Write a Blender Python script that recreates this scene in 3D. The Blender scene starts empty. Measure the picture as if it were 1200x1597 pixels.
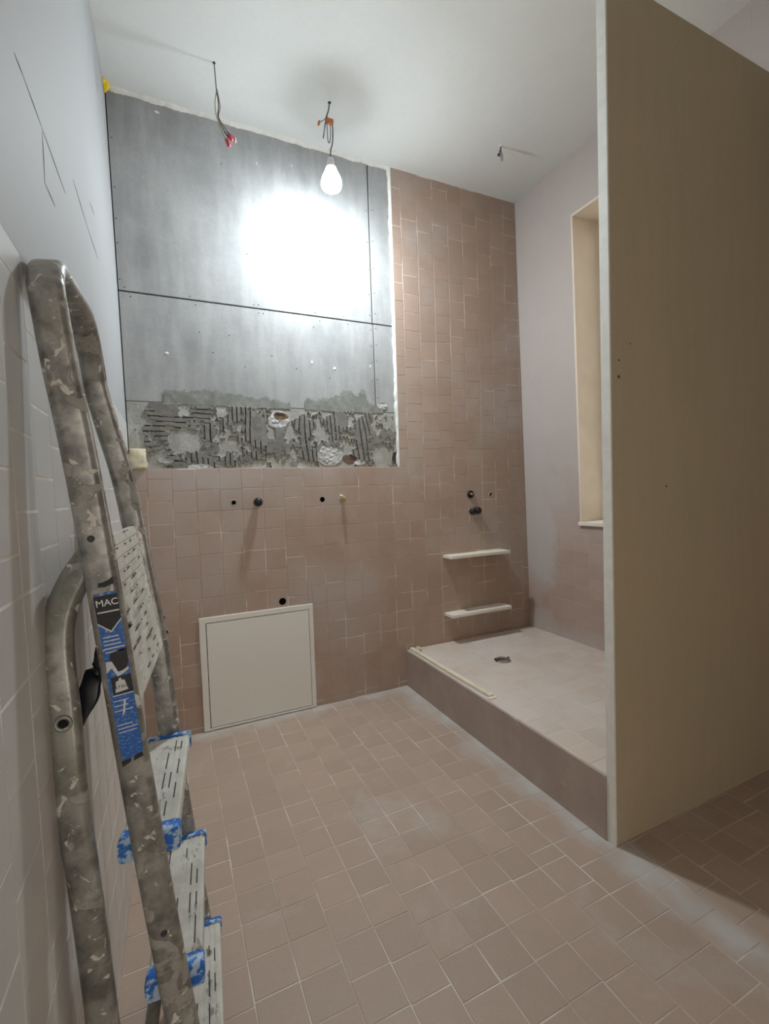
import bpy, bmesh, math, random
import numpy as np
from mathutils import Vector, Matrix, Euler
random.seed(7)
rng = np.random.default_rng(7)
scene = bpy.context.scene
COL = scene.collection
U = 1.1                                  # metres per camera height; all room sizes below are in camera heights


def W(x, y, z):
    """room units (camera at origin, floor at z=-1) -> metres, floor at 0"""
    return Vector((x * U, y * U, (z + 1.0) * U))


def srgb(r, g, b):
    f = lambda c: (c / 255 / 12.92) if c / 255 <= 0.04045 else ((c / 255 + 0.055) / 1.055) ** 2.4
    return (f(r), f(g), f(b), 1.0)


# ------------------------------------------------------------------ camera
CR = np.array([[0.90677791, 0.04822672, -0.41884126],
               [-0.42027327, 0.02439086, -0.90706971],
               [-0.0335291, 0.99853857, 0.04238549]])
FPX = 725.18
cd = bpy.data.cameras.new('camera')
cam = bpy.data.objects.new('camera', cd)
COL.objects.link(cam)
cd.sensor_fit = 'HORIZONTAL'
cd.sensor_width = 36.0
cd.lens = FPX / 1200 * 36.0
cd.clip_start = 0.01
mw = Matrix([list(r) for r in CR]).to_4x4()
mw.translation = W(0, 0, 0)
cam.matrix_world = mw
scene.camera = cam


def project(p):
    """metres -> photo pixels, used only to rank pieces by how large they show"""
    q = CR.T @ (np.array(p) - np.array(W(0, 0, 0)))
    if q[2] > -0.02:
        return None
    return 600 + FPX * q[0] / -q[2], 798.5 - FPX * q[1] / -q[2]


# ------------------------------------------------------------------ world, exposure
BULB_POWER = 1080.0
world = bpy.data.worlds.new('world')
scene.world = world
world.use_nodes = True
bg = world.node_tree.nodes['Background']
bg.inputs[0].default_value = (1.0, 0.93, 0.82, 1)
bg.inputs[1].default_value = 3.2
scene.view_settings.view_transform = 'Standard'
scene.view_settings.look = 'None'
scene.view_settings.gamma = 1.0
scene.view_settings.use_curve_mapping = False
scene.view_settings.exposure = 0.0


# ------------------------------------------------------------------ materials
class NT:
    def __init__(s, name):
        s.m = bpy.data.materials.new(name)
        s.m.use_nodes = True
        s.t = s.m.node_tree
        s.n = s.t.nodes
        s.b = s.n['Principled BSDF']
        s.pos = s.n.new('ShaderNodeNewGeometry').outputs['Position']

    def link(s, a, b):
        s.t.links.new(a, b)

    def val(s, v, sock):
        if hasattr(v, 'is_output'):
            s.link(v, sock)
        else:
            sock.default_value = v

    def noise(s, scale, detail=4, rough=.55, vec=None, stretch=None, distort=0.0):
        nd = s.n.new('ShaderNodeTexNoise')
        v = vec or s.pos
        if stretch:
            mp = s.n.new('ShaderNodeMapping')
            mp.inputs['Scale'].default_value = stretch
            s.link(v, mp.inputs[0])
            v = mp.outputs[0]
        s.link(v, nd.inputs['Vector'])
        nd.inputs['Scale'].default_value = scale
        nd.inputs['Detail'].default_value = detail
        nd.inputs['Roughness'].default_value = rough
        nd.inputs['Distortion'].default_value = distort
        return nd.outputs['Fac']

    def ramp(s, fac, lo, hi, a=0.0, b=1.0):
        r = s.n.new('ShaderNodeMapRange')
        s.val(fac, r.inputs['Value'])
        r.inputs['From Min'].default_value = lo
        r.inputs['From Max'].default_value = hi
        r.inputs['To Min'].default_value = a
        r.inputs['To Max'].default_value = b
        return r.outputs[0]

    def math(s, op, a, b=0.0):
        m = s.n.new('ShaderNodeMath')
        m.operation = op
        s.val(a, m.inputs[0])
        s.val(b, m.inputs[1])
        return m.outputs[0]

    def mix(s, fac, a, b, mode='MIX'):
        m = s.n.new('ShaderNodeMix')
        m.data_type = 'RGBA'
        m.blend_type = mode
        s.val(fac, m.inputs[0])
        s.val(a, m.inputs[6])
        s.val(b, m.inputs[7])
        return m.outputs[2]

    def xyz(s):
        x = s.n.new('ShaderNodeSeparateXYZ')
        s.link(s.pos, x.inputs[0])
        return x.outputs

    def rand(s):
        return s.n.new('ShaderNodeObjectInfo').outputs['Random']

    def bump(s, h, strength=.3, dist=.002):
        b = s.n.new('ShaderNodeBump')
        b.inputs['Strength'].default_value = strength
        b.inputs['Distance'].default_value = dist
        s.link(h, b.inputs['Height'])
        s.link(b.outputs[0], s.b.inputs['Normal'])

    def out(s, color, rough=.6, metal=0.0, spec=.5):
        s.val(color, s.b.inputs['Base Color'])
        s.val(rough, s.b.inputs['Roughness'])
        s.val(metal, s.b.inputs['Metallic'])
        s.b.inputs['Specular IOR Level'].default_value = spec
        return s.m


def plain(name, col, rough=.5, metal=0.0, var=.12, scale=30, bump=0.0, spec=.5):
    t = NT(name)
    n = t.noise(scale, 5)
    dark = tuple(c * (1 - var) for c in col[:3]) + (1,)
    lite = tuple(min(1, c * (1 + var)) for c in col[:3]) + (1,)
    c = t.mix(t.ramp(n, .3, .7), dark, lite)
    if bump:
        t.bump(n, bump, .002)
    return t.out(c, rough, metal, spec)


def tile_mat(name, base, haze, lo=.5, hi=.72, amount=.6, edge=None, scale=2.3, rough=.5, var=.055):
    """matt clay tile with a dusty cement film left over from grouting"""
    t = NT(name)
    fine = t.noise(160, 3)
    mid = t.noise(14, 4)
    c = t.mix(t.ramp(t.rand(), 0, 1), tuple(x * (1 - var) for x in base[:3]) + (1,), tuple(x * (1 + var) for x in base[:3]) + (1,))
    c = t.mix(t.ramp(mid, .3, .7, 0, .25), c, tuple(x * .82 for x in base[:3]) + (1,))
    c = t.mix(t.ramp(fine, .35, .7, 0, .16), c, tuple(min(1, x * 1.35) for x in base[:3]) + (1,))
    hz = t.noise(scale, 7, .6, distort=.4)
    f = t.ramp(hz, lo, hi, 0, amount)
    if edge:
        f = edge(t, f)
    c = t.mix(f, c, haze)
    t.bump(fine, .08, .001)
    return t.out(c, rough, 0, .35)


CLAY = srgb(170, 147, 133)
HAZE = srgb(186, 180, 177)


def floor_edge(t, f):
    x, y, z = t.xyz()
    wob = t.ramp(t.noise(6, 4), .3, .7, -.05, .05)
    by = t.ramp(t.math('ADD', y, wob), 2.02 * U, 2.11 * U, 0, 1)                # along the back wall
    bx = t.ramp(t.math('ADD', x, wob), .985 * U, 1.07 * U, 0, 1)              # along the step
    far = t.ramp(x, 1.09 * U, 1.14 * U, 1, 0)
    bx = t.math('MULTIPLY', bx, far)
    e = t.math('MULTIPLY', t.math('MAXIMUM', by, bx), t.ramp(t.noise(5, 5), .25, .55, .25, .75))
    return t.math('MAXIMUM', f, e)


def right_film(t, f):
    x, y, z = t.xyz()
    w = t.ramp(t.noise(2.2, 5), .25, .75, -.32, .32)
    w2 = t.ramp(t.noise(5, 5), .25, .75, -.14, .14)
    zz = t.math('ADD', z, w)
    up = t.ramp(zz, .72 * U, 1.05 * U, 0, .72)                                   # film over the upper wall
    corner = t.ramp(t.math('ADD', y, w2), 1.86 * U, 1.97 * U, 0, .8)          # and down the corner
    corner = t.math('MULTIPLY', corner, t.ramp(zz, .38 * U, .6 * U, 0, 1))
    low = t.math('MULTIPLY', t.ramp(t.math('ADD', z, t.math('MULTIPLY', w2, .6)), .30 * U, .20 * U, 0, .7), 1.0)
    return t.math('MAXIMUM', t.math('MAXIMUM', f, up), t.math('MAXIMUM', corner, low))


def left_film(t, f):
    x, y, z = t.xyz()
    up = t.ramp(t.math('ADD', z, t.ramp(t.noise(2.2, 4), .3, .7, -.2, .2)), .5 * U, 1.15 * U, .45, 1.0)
    return t.math('MAXIMUM', f, up)


M = {}
M['tile_back'] = tile_mat('clay_tile_back', CLAY, HAZE, .47, .7, .6, scale=1.8)
M['tile_floor'] = tile_mat('clay_tile_floor', srgb(176, 155, 140), srgb(198, 197, 194), .56, .78, .5, floor_edge)
M['tile_shower'] = tile_mat('clay_tile_shower', srgb(206, 190, 178), srgb(216, 211, 207), .42, .7, .7)
M['tile_right'] = tile_mat('clay_tile_right', srgb(176, 154, 142), srgb(192, 184, 180), .55, .8, .4, right_film)
M['tile_left'] = tile_mat('clay_tile_left', srgb(202, 192, 180), srgb(192, 192, 191), .4, .7, .8, left_film, rough=.36)


def grout_mat(name, a, b, lo, hi):
    t = NT(name)
    n = t.noise(5.5, 3, .6)
    c = t.mix(t.ramp(n, lo, hi), a, b)
    return t.out(c, .9, 0, .2)


M['grout_back'] = grout_mat('grout_back', srgb(180, 158, 145), srgb(218, 208, 199), .5, .62)
M['grout_floor'] = grout_mat('grout_floor', srgb(190, 172, 159), srgb(216, 211, 205), .45, .62)
M['grout_shower'] = grout_mat('grout_shower', srgb(200, 186, 174), srgb(222, 217, 210), .42, .62)
M['grout_right'] = tile_mat('grout_right', srgb(184, 162, 150), srgb(190, 183, 182), .55, .8, .4, right_film, var=.0)
M['grout_left'] = grout_mat('grout_left', srgb(196, 188, 178), srgb(226, 223, 218), .42, .6)


def plaster(name, col, dirt, amt, rough=.75, sc=3):
    t = NT(name)
    n = t.noise(sc, 6, .6)
    n2 = t.noise(60, 4)
    c = t.mix(t.ramp(n, .45, .75, 0, amt), col, dirt)
    c = t.mix(t.ramp(n2, .4, .75, 0, .1), c, dirt)
    t.bump(n2, .06, .002)
    return t.out(c, rough, 0, .3)


M['ceiling'] = plaster('white_ceiling_paint', srgb(226, 228, 226), srgb(198, 198, 192), .3, .8, 1.6)
M['plaster_left'] = plaster('pale_wall_plaster', srgb(168, 169, 171), srgb(158, 158, 156), .5, .65, 2.0)
M['plaster_rear'] = plaster('rear_wall_plaster', srgb(196, 182, 164), srgb(170, 150, 130), .5)
M['plaster_white'] = plaster('white_filler', srgb(226, 224, 218), srgb(190, 186, 178), .5, .85, 25)


def cement(name, col, streak):
    t = NT(name)
    n = t.noise(3.0, 7, .65)
    st = t.noise(16, 5, .6, stretch=(1, 1, .18))
    sp = t.noise(9, 6, .6)
    c = t.mix(t.ramp(n, .3, .68), tuple(x * .64 for x in col[:3]) + (1,), col)
    c = t.mix(t.ramp(st, .4, .68, 0, .5), c, streak)
    c = t.mix(t.ramp(sp, .66, .72, 0, .35), c, tuple(min(1, x * 1.5) for x in col[:3]) + (1,))
    c = t.mix(t.ramp(t.noise(120, 3), .3, .7, 0, .22), c, tuple(x * .6 for x in col[:3]) + (1,))
    t.bump(t.noise(90, 4), .1, .002)
    return t.out(c, .7, 0, .3)


M['cement'] = cement('cement_board', srgb(166, 167, 167), srgb(182, 182, 181))
M['riser'] = cement('bare_riser', srgb(186, 168, 157), srgb(170, 154, 146))
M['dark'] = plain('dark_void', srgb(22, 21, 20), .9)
t = NT('adhesive')
att = t.n.new('ShaderNodeAttribute')
att.attribute_name = 'tone'
c = t.mix(t.ramp(t.noise(110, 4), .3, .7, 0, .35), att.outputs['Color'], srgb(88, 86, 82))
t.bump(t.noise(120, 3), .25, .002)
M['adhesive'] = t.out(c, .85, 0, .2)


def board_mat():
    """the unpainted board of the partition: olive-brown with faint streaks and knots"""
    t = NT('partition_board')
    n = t.noise(2.2, 6, .6)
    st = t.noise(26, 4, .5, stretch=(1, 1, .12))
    fine = t.noise(260, 3)
    c = t.mix(t.ramp(n, .3, .7), srgb(194, 177, 152), srgb(184, 174, 148))
    c = t.mix(t.ramp(st, .4, .75, 0, .16), c, srgb(160, 144, 114))
    c = t.mix(t.ramp(fine, .35, .7, 0, .3), c, srgb(136, 120, 94))
    sp = t.noise(13, 3)
    c = t.mix(t.ramp(sp, .80, .84, 0, .6), c, srgb(92, 76, 58))
    t.bump(fine, .06, .001)
    return t.out(c, .7, 0, .3)


M['partition'] = board_mat()
M['partition_edge'] = plain('partition_edge', srgb(230, 228, 220), .6, var=.06)
M['cream'] = plain('cream_lining', srgb(226, 212, 194), .55, var=.05, scale=8)
M['cream_edge'] = plain('cream_lining_edge', srgb(226, 214, 198), .6, var=.05)
M['panel'] = plain('panel_enamel', srgb(230, 227, 221), .4, var=.03, scale=120)
M['stone'] = plain('pale_stone', srgb(232, 224, 212), .45, var=.05, scale=20)
M['black_plastic'] = plain('black_plastic', srgb(26, 27, 32), .35, var=.2)
M['brass'] = plain('brass', srgb(200, 180, 130), .3, .8, var=.15)
M['chrome'] = plain('dull_chrome', srgb(190, 188, 184), .3, .9)
M['bare_wood'] = plain('pale_wood_strip', srgb(222, 212, 190), .6, var=.1, scale=20)
M['foam'] = plain('cream_foam', srgb(208, 198, 172), .85, var=.14, scale=40, bump=.6)
M['yellow_tape'] = plain('yellow_tape', srgb(216, 188, 44), .5, var=.2)
M['blue_plastic'] = plain('blue_plastic', srgb(36, 104, 190), .4, var=.12, scale=40)
M['wire_grey'] = plain('grey_wire', srgb(84, 86, 92), .5)
M['wire_dark'] = plain('dark_wire', srgb(52, 52, 58), .5)
M['wire_green'] = plain('green_yellow_wire', srgb(146, 150, 84), .5)
M['wire_brown'] = plain('brown_wire', srgb(134, 84, 62), .5)
M['wire_blue'] = plain('blue_wire', srgb(70, 96, 132), .5)
M['red_clip'] = plain('red_connector', srgb(190, 78, 92), .4)
M['orange_clip'] = plain('orange_connector', srgb(206, 120, 72), .4)
M['pink_clip'] = plain('pink_connector', srgb(196, 150, 160), .4)
M['bulb_collar'] = plain('bulb_collar', srgb(235, 235, 235), .5, var=.02)
M['label_blue'] = None
M['ink_white'] = plain('label_white', srgb(214, 216, 214), .6, var=.1, scale=200)
M['ink_black'] = plain('label_black', srgb(36, 36, 42), .6, var=.3, scale=200)
M['pencil'] = plain('pencil', srgb(112, 112, 118), .7)


def alu(name, base, splat, lo=.56):
    """dirty aluminium with dried plaster and paint splashes"""
    t = NT(name)
    dirt = t.noise(24, 7, .65)
    c = t.mix(t.ramp(dirt, .38, .62), tuple(x * .42 for x in base[:3]) + (1,), base)
    s0 = t.noise(11, 5, .6, distort=.5)
    c = t.mix(t.ramp(s0, .5, .58, 0, .45), c, srgb(150, 150, 140))
    s1 = t.noise(19, 5, .55, distort=.8)
    f1 = t.ramp(s1, lo, lo + .03)
    s2 = t.noise(52, 4, .5, distort=.7)
    f2 = t.ramp(s2, .63, .66)
    c = t.mix(t.math('MULTIPLY', f1, .5), c, splat)
    c = t.mix(t.math('MULTIPLY', f2, .85), c, srgb(222, 219, 208))
    s3 = t.noise(22, 6, .6)
    c = t.mix(t.ramp(s3, .60, .68, 0, .45), c, srgb(84, 78, 68))
    film = t.math('MAXIMUM', f1, f2)
    metal = t.ramp(film, 0, 1, .35, 0.0)
    rough = t.ramp(film, 0, 1, .32, .85)
    t.bump(t.math('ADD', film, t.math('MULTIPLY', dirt, .3)), .4, .002)
    return t.out(c, rough, metal, .5)


M['alu'] = alu('dirty_aluminium', srgb(168, 166, 162), srgb(182, 178, 168))
M['alu_inner'] = alu('dirty_aluminium_rear', srgb(166, 165, 160), srgb(178, 176, 168), .6)


def tread_mat(name, thresh):
    t = NT(name)
    n = t.noise(60, 4, .6, stretch=(1, .35, 1))
    c = t.mix(t.ramp(n, thresh, thresh + .06), srgb(208, 205, 196), srgb(130, 126, 116))
    c = t.mix(t.ramp(t.noise(16, 5), .4, .62, 0, .55), c, srgb(168, 163, 152))
    t.bump(t.noise(90, 4), .5, .002)
    return t.out(c, .8, 0, .3)


M['tread'] = tread_mat('paint_splashed_tread', .61)
M['groove'] = plain('tread_groove', srgb(70, 66, 60), .8, var=.4, scale=90)


def cap_mat():
    t = NT('painted_blue_cap')
    n = t.noise(75, 4, .55)
    c = t.mix(t.ramp(n, .48, .56), srgb(40, 108, 192), srgb(178, 200, 222))
    return t.out(c, .5)


M['cap'] = cap_mat()


def label_mat():
    t = NT('blue_label_print')
    n = t.noise(230, 3, .6, stretch=(1, 1, 2.5))
    c = t.mix(t.ramp(n, .56, .64, 0, .55), srgb(30, 96, 178), srgb(150, 182, 214))
    c = t.mix(t.ramp(t.noise(45, 4), .62, .66, 0, .7), c, srgb(182, 182, 178))
    return t.out(c, .5)


M['label_blue'] = label_mat()


def emit(name, col, strength):
    m = bpy.data.materials.new(name)
    m.use_nodes = True
    n = m.node_tree.nodes
    n.remove(n['Principled BSDF'])
    e = n.new('ShaderNodeEmission')
    e.inputs[0].default_value = col
    e.inputs[1].default_value = strength
    m.node_tree.links.new(e.outputs[0], n['Material Output'].inputs[0])
    return m


M['bulb_dome'] = emit('lit_bulb_dome', (.86, .95, 1.0, 1), BULB_POWER)
M['bulb_band'] = emit('lit_bulb_band', (.86, .95, 1.0, 1), BULB_POWER * .08)
M['bulb_neck'] = emit('lit_bulb_neck', (.86, .95, 1.0, 1), BULB_POWER * .0055)


def glass_mat():
    m = bpy.data.materials.new('window_glass')
    m.use_nodes = True
    n = m.node_tree.nodes
    n.remove(n['Principled BSDF'])
    tr = n.new('ShaderNodeBsdfTransparent')
    gl = n.new('ShaderNodeBsdfGlossy')
    gl.inputs['Roughness'].default_value = .02
    fr = n.new('ShaderNodeFresnel')
    mx = n.new('ShaderNodeMixShader')
    l = m.node_tree.links
    l.new(fr.outputs[0], mx.inputs[0])
    l.new(tr.outputs[0], mx.inputs[1])
    l.new(gl.outputs[0], mx.inputs[2])
    l.new(mx.outputs[0], n['Material Output'].inputs[0])
    return m


M['glass'] = glass_mat()

# ------------------------------------------------------------------ objects
XF = {}                                  # world matrix of every object made here


def world_of(o):
    return XF[o.name] if o is not None else Matrix.Identity(4)


def empty(name, mat4):
    o = bpy.data.objects.new(name, None)
    o.empty_display_size = .05
    COL.objects.link(o)
    o.matrix_basis = mat4
    XF[o.name] = mat4.copy()
    return o


def thing(name, label, cat, loc, group=None):
    o = empty(name, Matrix.Translation(loc))
    return tag(o, label, cat, group)


def tag(o, label, cat, group=None):
    o['label'] = label
    o['category'] = cat
    if group:
        o['group'] = group
    return o


def link(name, me, parent=None, local=None):
    """link a mesh; local is its matrix under the parent"""
    o = bpy.data.objects.new(name, me)
    COL.objects.link(o)
    if parent is not None:
        o.parent = parent
    if local is not None:
        o.matrix_basis = local
    XF[o.name] = world_of(parent) @ (local or Matrix.Identity(4))
    return o


class MB:
    """collects shapes in metres (world) and links them as one mesh"""

    def __init__(s):
        s.v = []
        s.f = []
        s.sm = []
        s.mi = []

    def add(s, verts, faces, smooth=False, mi=0):
        b = len(s.v)
        s.v += [Vector(p) for p in verts]
        for f in faces:
            s.f.append([i + b for i in f])
            s.sm.append(smooth)
            s.mi.append(mi)
        return s

    def box(s, a, b, mi=0):
        (x0, y0, z0), (x1, y1, z1) = a, b
        v = [(x0, y0, z0), (x1, y0, z0), (x1, y1, z0), (x0, y1, z0), (x0, y0, z1), (x1, y0, z1), (x1, y1, z1), (x0, y1, z1)]
        return s.add(v, [(3, 2, 1, 0), (4, 5, 6, 7), (0, 1, 5, 4), (1, 2, 6, 5), (2, 3, 7, 6), (3, 0, 4, 7)], mi=mi)

    def sweep(s, path, section, wide, smooth=True, cap=True, scale=None, mi=0):
        """sweep a closed 2-D section along a path; section x runs along `wide` where possible"""
        n = len(path)
        m = len(section)
        vs = []
        for i, p in enumerate(path):
            a = path[max(0, i - 1)]
            b = path[min(n - 1, i + 1)]
            tg = (Vector(b) - Vector(a)).normalized()
            w = wide[i] if isinstance(wide, list) else wide
            w = Vector(w)
            w = (w - tg * w.dot(tg)).normalized()
            d = tg.cross(w)
            k = scale[i] if scale else 1.0
            for (sx, sy) in section:
                vs.append(Vector(p) + w * sx * k + d * sy * k)
        fs = []
        for i in range(n - 1):
            for j in range(m):
                fs.append((i * m + j, i * m + (j + 1) % m, (i + 1) * m + (j + 1) % m, (i + 1) * m + j))
        b = len(s.v)
        s.add(vs, fs, smooth, mi)
        if cap:
            s.f.append([b + j for j in reversed(range(m))])
            s.sm.append(False)
            s.mi.append(mi)
            s.f.append([b + (n - 1) * m + j for j in range(m)])
            s.sm.append(False)
            s.mi.append(mi)
        return s

    def tube(s, path, r, seg=10, scale=None, smooth=True, mi=0):
        sec = [(r * math.cos(2 * math.pi * j / seg), r * math.sin(2 * math.pi * j / seg)) for j in range(seg)]
        t0 = (Vector(path[-1]) - Vector(path[0])).normalized()
        w = Vector((1, 0, 0)) if abs(t0.x) < .8 else Vector((0, 0, 1))
        return s.sweep(path, sec, w, smooth, True, scale, mi)

    def lathe(s, origin, axis, prof, seg=24, smooth=True, mi=0, close=True):
        """prof: (radius, height along axis)"""
        ax = Vector(axis).normalized()
        w = Vector((1, 0, 0)) if abs(ax.x) < .8 else Vector((0, 0, 1))
        w = (w - ax * w.dot(ax)).normalized()
        d = ax.cross(w)
        vs = []
        for r, h in prof:
            for j in range(seg):
                a = 2 * math.pi * j / seg
                vs.append(Vector(origin) + ax * h + (w * math.cos(a) + d * math.sin(a)) * r)
        fs = []
        for i in range(len(prof) - 1):
            for j in range(seg):
                fs.append((i * seg + j, i * seg + (j + 1) % seg, (i + 1) * seg + (j + 1) % seg, (i + 1) * seg + j))
        if close:
            fs.append(tuple(reversed(range(seg))))
            fs.append(tuple((len(prof) - 1) * seg + j for j in range(seg)))
        return s.add(vs, fs, smooth, mi)

    def mesh(s, name, mats, inv=None):
        me = bpy.data.meshes.new(name)
        vs = [inv @ p for p in s.v] if inv else s.v
        me.from_pydata([tuple(p) for p in vs], [], s.f)
        for m in (mats if isinstance(mats, (list, tuple)) else [mats]):
            me.materials.append(m)
        me.polygons.foreach_set('use_smooth', s.sm)
        me.polygons.foreach_set('material_index', s.mi)
        me.update()
        return me

    def obj(s, name, mats, parent=None, bevel=0.0, origin=None):
        inv = world_of(parent).inverted()
        local = Matrix.Identity(4)
        if origin is not None:
            lo = inv @ Vector(origin)
            local = Matrix.Translation(lo)
            inv = local.inverted() @ inv
        me = s.mesh(name, mats, inv)
        if bevel:
            bm = bmesh.new()
            bm.from_mesh(me)
            bmesh.ops.bevel(bm, geom=bm.edges[:], offset=bevel, segments=2, affect='EDGES', profile=.5)
            bm.to_mesh(me)
            bm.free()
        o = link(name, me, parent, local)
        return o


def rr(hx, hy, r, n=4):
    """rounded rectangle section"""
    pts = []
    for cx, cy, a0 in ((hx - r, hy - r, 0), (-hx + r, hy - r, 90), (-hx + r, -hy + r, 180), (hx - r, -hy + r, 270)):
        for k in range(n + 1):
            a = math.radians(a0 + 90 * k / n)
            pts.append((cx + r * math.cos(a), cy + r * math.sin(a)))
    return pts


def spline(pts, n=8):
    """Catmull-Rom through the points"""
    P = [Vector(p) for p in pts]
    P = [P[0] * 2 - P[1]] + P + [P[-1] * 2 - P[-2]]
    out = []
    for i in range(1, len(P) - 2):
        a, b, c, d = P[i - 1:i + 3]
        for k in range(n):
            t = k / n
            out.append(.5 * ((2 * b) + (c - a) * t + (2 * a - 5 * b + 4 * c - d) * t * t + (3 * b - a - 3 * c + d) * t ** 3))
    out.append(P[-2])
    return out


def cut(objs, cutter_mb, inner_mat):
    """real holes: boolean difference, result stored as mesh"""
    cme = cutter_mb.mesh('cutter', inner_mat)
    bm = bmesh.new()
    bm.from_mesh(cme)
    bmesh.ops.recalc_face_normals(bm, faces=bm.faces[:])
    bm.to_mesh(cme)
    bm.free()
    co = bpy.data.objects.new('cutter', cme)
    COL.objects.link(co)
    for o in objs:
        o.data = o.data.copy()
        if inner_mat.name not in [m.name for m in o.data.materials]:
            o.data.materials.append(inner_mat)
        md = o.modifiers.new('hole', 'BOOLEAN')
        md.operation = 'DIFFERENCE'
        md.solver = 'EXACT'
        md.material_mode = 'TRANSFER'
        md.object = co
    bpy.context.view_layer.update()
    dg = bpy.context.evaluated_depsgraph_get()
    new = []
    for o in objs:
        ev = o.evaluated_get(dg)
        new.append(bpy.data.meshes.new_from_object(ev))
    for o, me in zip(objs, new):
        o.modifiers.clear()
        o.data = me
    bpy.data.objects.remove(co)


# ------------------------------------------------------------------ room planes
YB = 2.1063                              # back wall
XS = 1.078                               # step riser and partition end
ZS = -.814                               # top of the shower step
YP = .8746                               # front face of the partition
ZC = 1.597                               # ceiling
YR = -1.25                               # wall behind the camera
P = .0918                                # tile pitch
TX0, TZ0, TY0 = .105, .036, 1.099        # joint lines


def frame(origin, u, v):
    u = Vector(u).normalized()
    v = Vector(v)
    v = (v - u * v.dot(u)).normalized()
    n = u.cross(v)
    m = Matrix((u, v, n)).transposed().to_4x4()
    m.translation = origin
    return m


def xl(y, z):
    return -.1385 - .0085 * (z - .1) - .0095 * (YB - y)


def xr(z):
    return 1.8765 - .0217 * z


F_FLOOR = frame(W(0, 0, -1), (1, 0, 0), (0, 1, 0))
F_BACK = frame(W(0, YB, 0), (1, 0, 0), (0, 0, 1))
F_LEFT = frame(W(xl(YB, 0), YB, 0), W(xl(YB, 0), YB, 0) - W(xl(0, 0), 0, 0), W(xl(YB, 1), YB, 1) - W(xl(YB, 0), YB, 0))
F_RIGHT = frame(W(xr(0), YB, 0), (0, -1, 0), W(xr(1), YB, 1) - W(xr(0), YB, 0))

REC = .0010                               # joint depth


def slab(name, fr, rects, thick, mat, z1=-REC, bumps=None):
    """backing of a tiled surface: rectangles (u0,u1,v0,v1) in room units from the frame's origin"""
    mb = MB()
    for (u0, u1, v0, v1) in rects:
        mb.box((u0 * U, v0 * U, -thick), (u1 * U, v1 * U, z1))
    me = mb.mesh(name, mat)
    o = bpy.data.objects.new(name, me)
    COL.objects.link(o)
    o.matrix_basis = fr
    XF[o.name] = fr.copy()
    o['kind'] = 'structure'
    return o


TILE_CACHE = {}


def tile_geo(w, h, d=.006, ch=.0009):
    x, y = w / 2, h / 2
    v = [(-x, -y, -d), (x, -y, -d), (x, y, -d), (-x, y, -d),
         (-x, -y, -ch), (x, -y, -ch), (x, y, -ch), (-x, y, -ch),
         (-x + ch, -y + ch, 0), (x - ch, -y + ch, 0), (x - ch, y - ch, 0), (-x + ch, y - ch, 0)]
    f = [(8, 9, 10, 11)]
    for k in range(4):
        a = (k + 1) % 4
        f += [(k, a, 4 + a, 4 + k), (4 + k, 4 + a, 8 + a, 8 + k)]
    return v, f


def tile_mesh(w, h, mat):
    key = (round(w, 3), round(h, 3), mat.name)
    if key not in TILE_CACHE:
        v, f = tile_geo(key[0], key[1])
        me = bpy.data.meshes.new('tile')
        me.from_pydata(v, [], f)
        me.materials.append(mat)
        TILE_CACHE[key] = me
    return TILE_CACHE[key]


def clip(rect, ex):
    """largest axis-aligned remainder(s) of rect outside the rectangle ex"""
    u0, u1, v0, v1 = rect
    a0, a1, b0, b1 = ex
    if u1 <= a0 or u0 >= a1 or v1 <= b0 or v0 >= b1:
        return [rect]
    out = []
    if u0 < a0:
        out.append((u0, a0, v0, v1))
    if u1 > a1:
        out.append((a1, u1, v0, v1))
    m0, m1 = max(u0, a0), min(u1, a1)
    if v0 < b0:
        out.append((m0, m1, v0, b0))
    if v1 > b1:
        out.append((m0, m1, b1, v1))
    return out


def hidden(p):
    """behind the partition as seen from where the photograph was taken"""
    x, y, z = p.x / U, p.y / U, p.z / U - 1
    if y <= YP + .03:
        return False
    k = YP / y
    return x * k > 1.046 and z * k < 1.314


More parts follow.
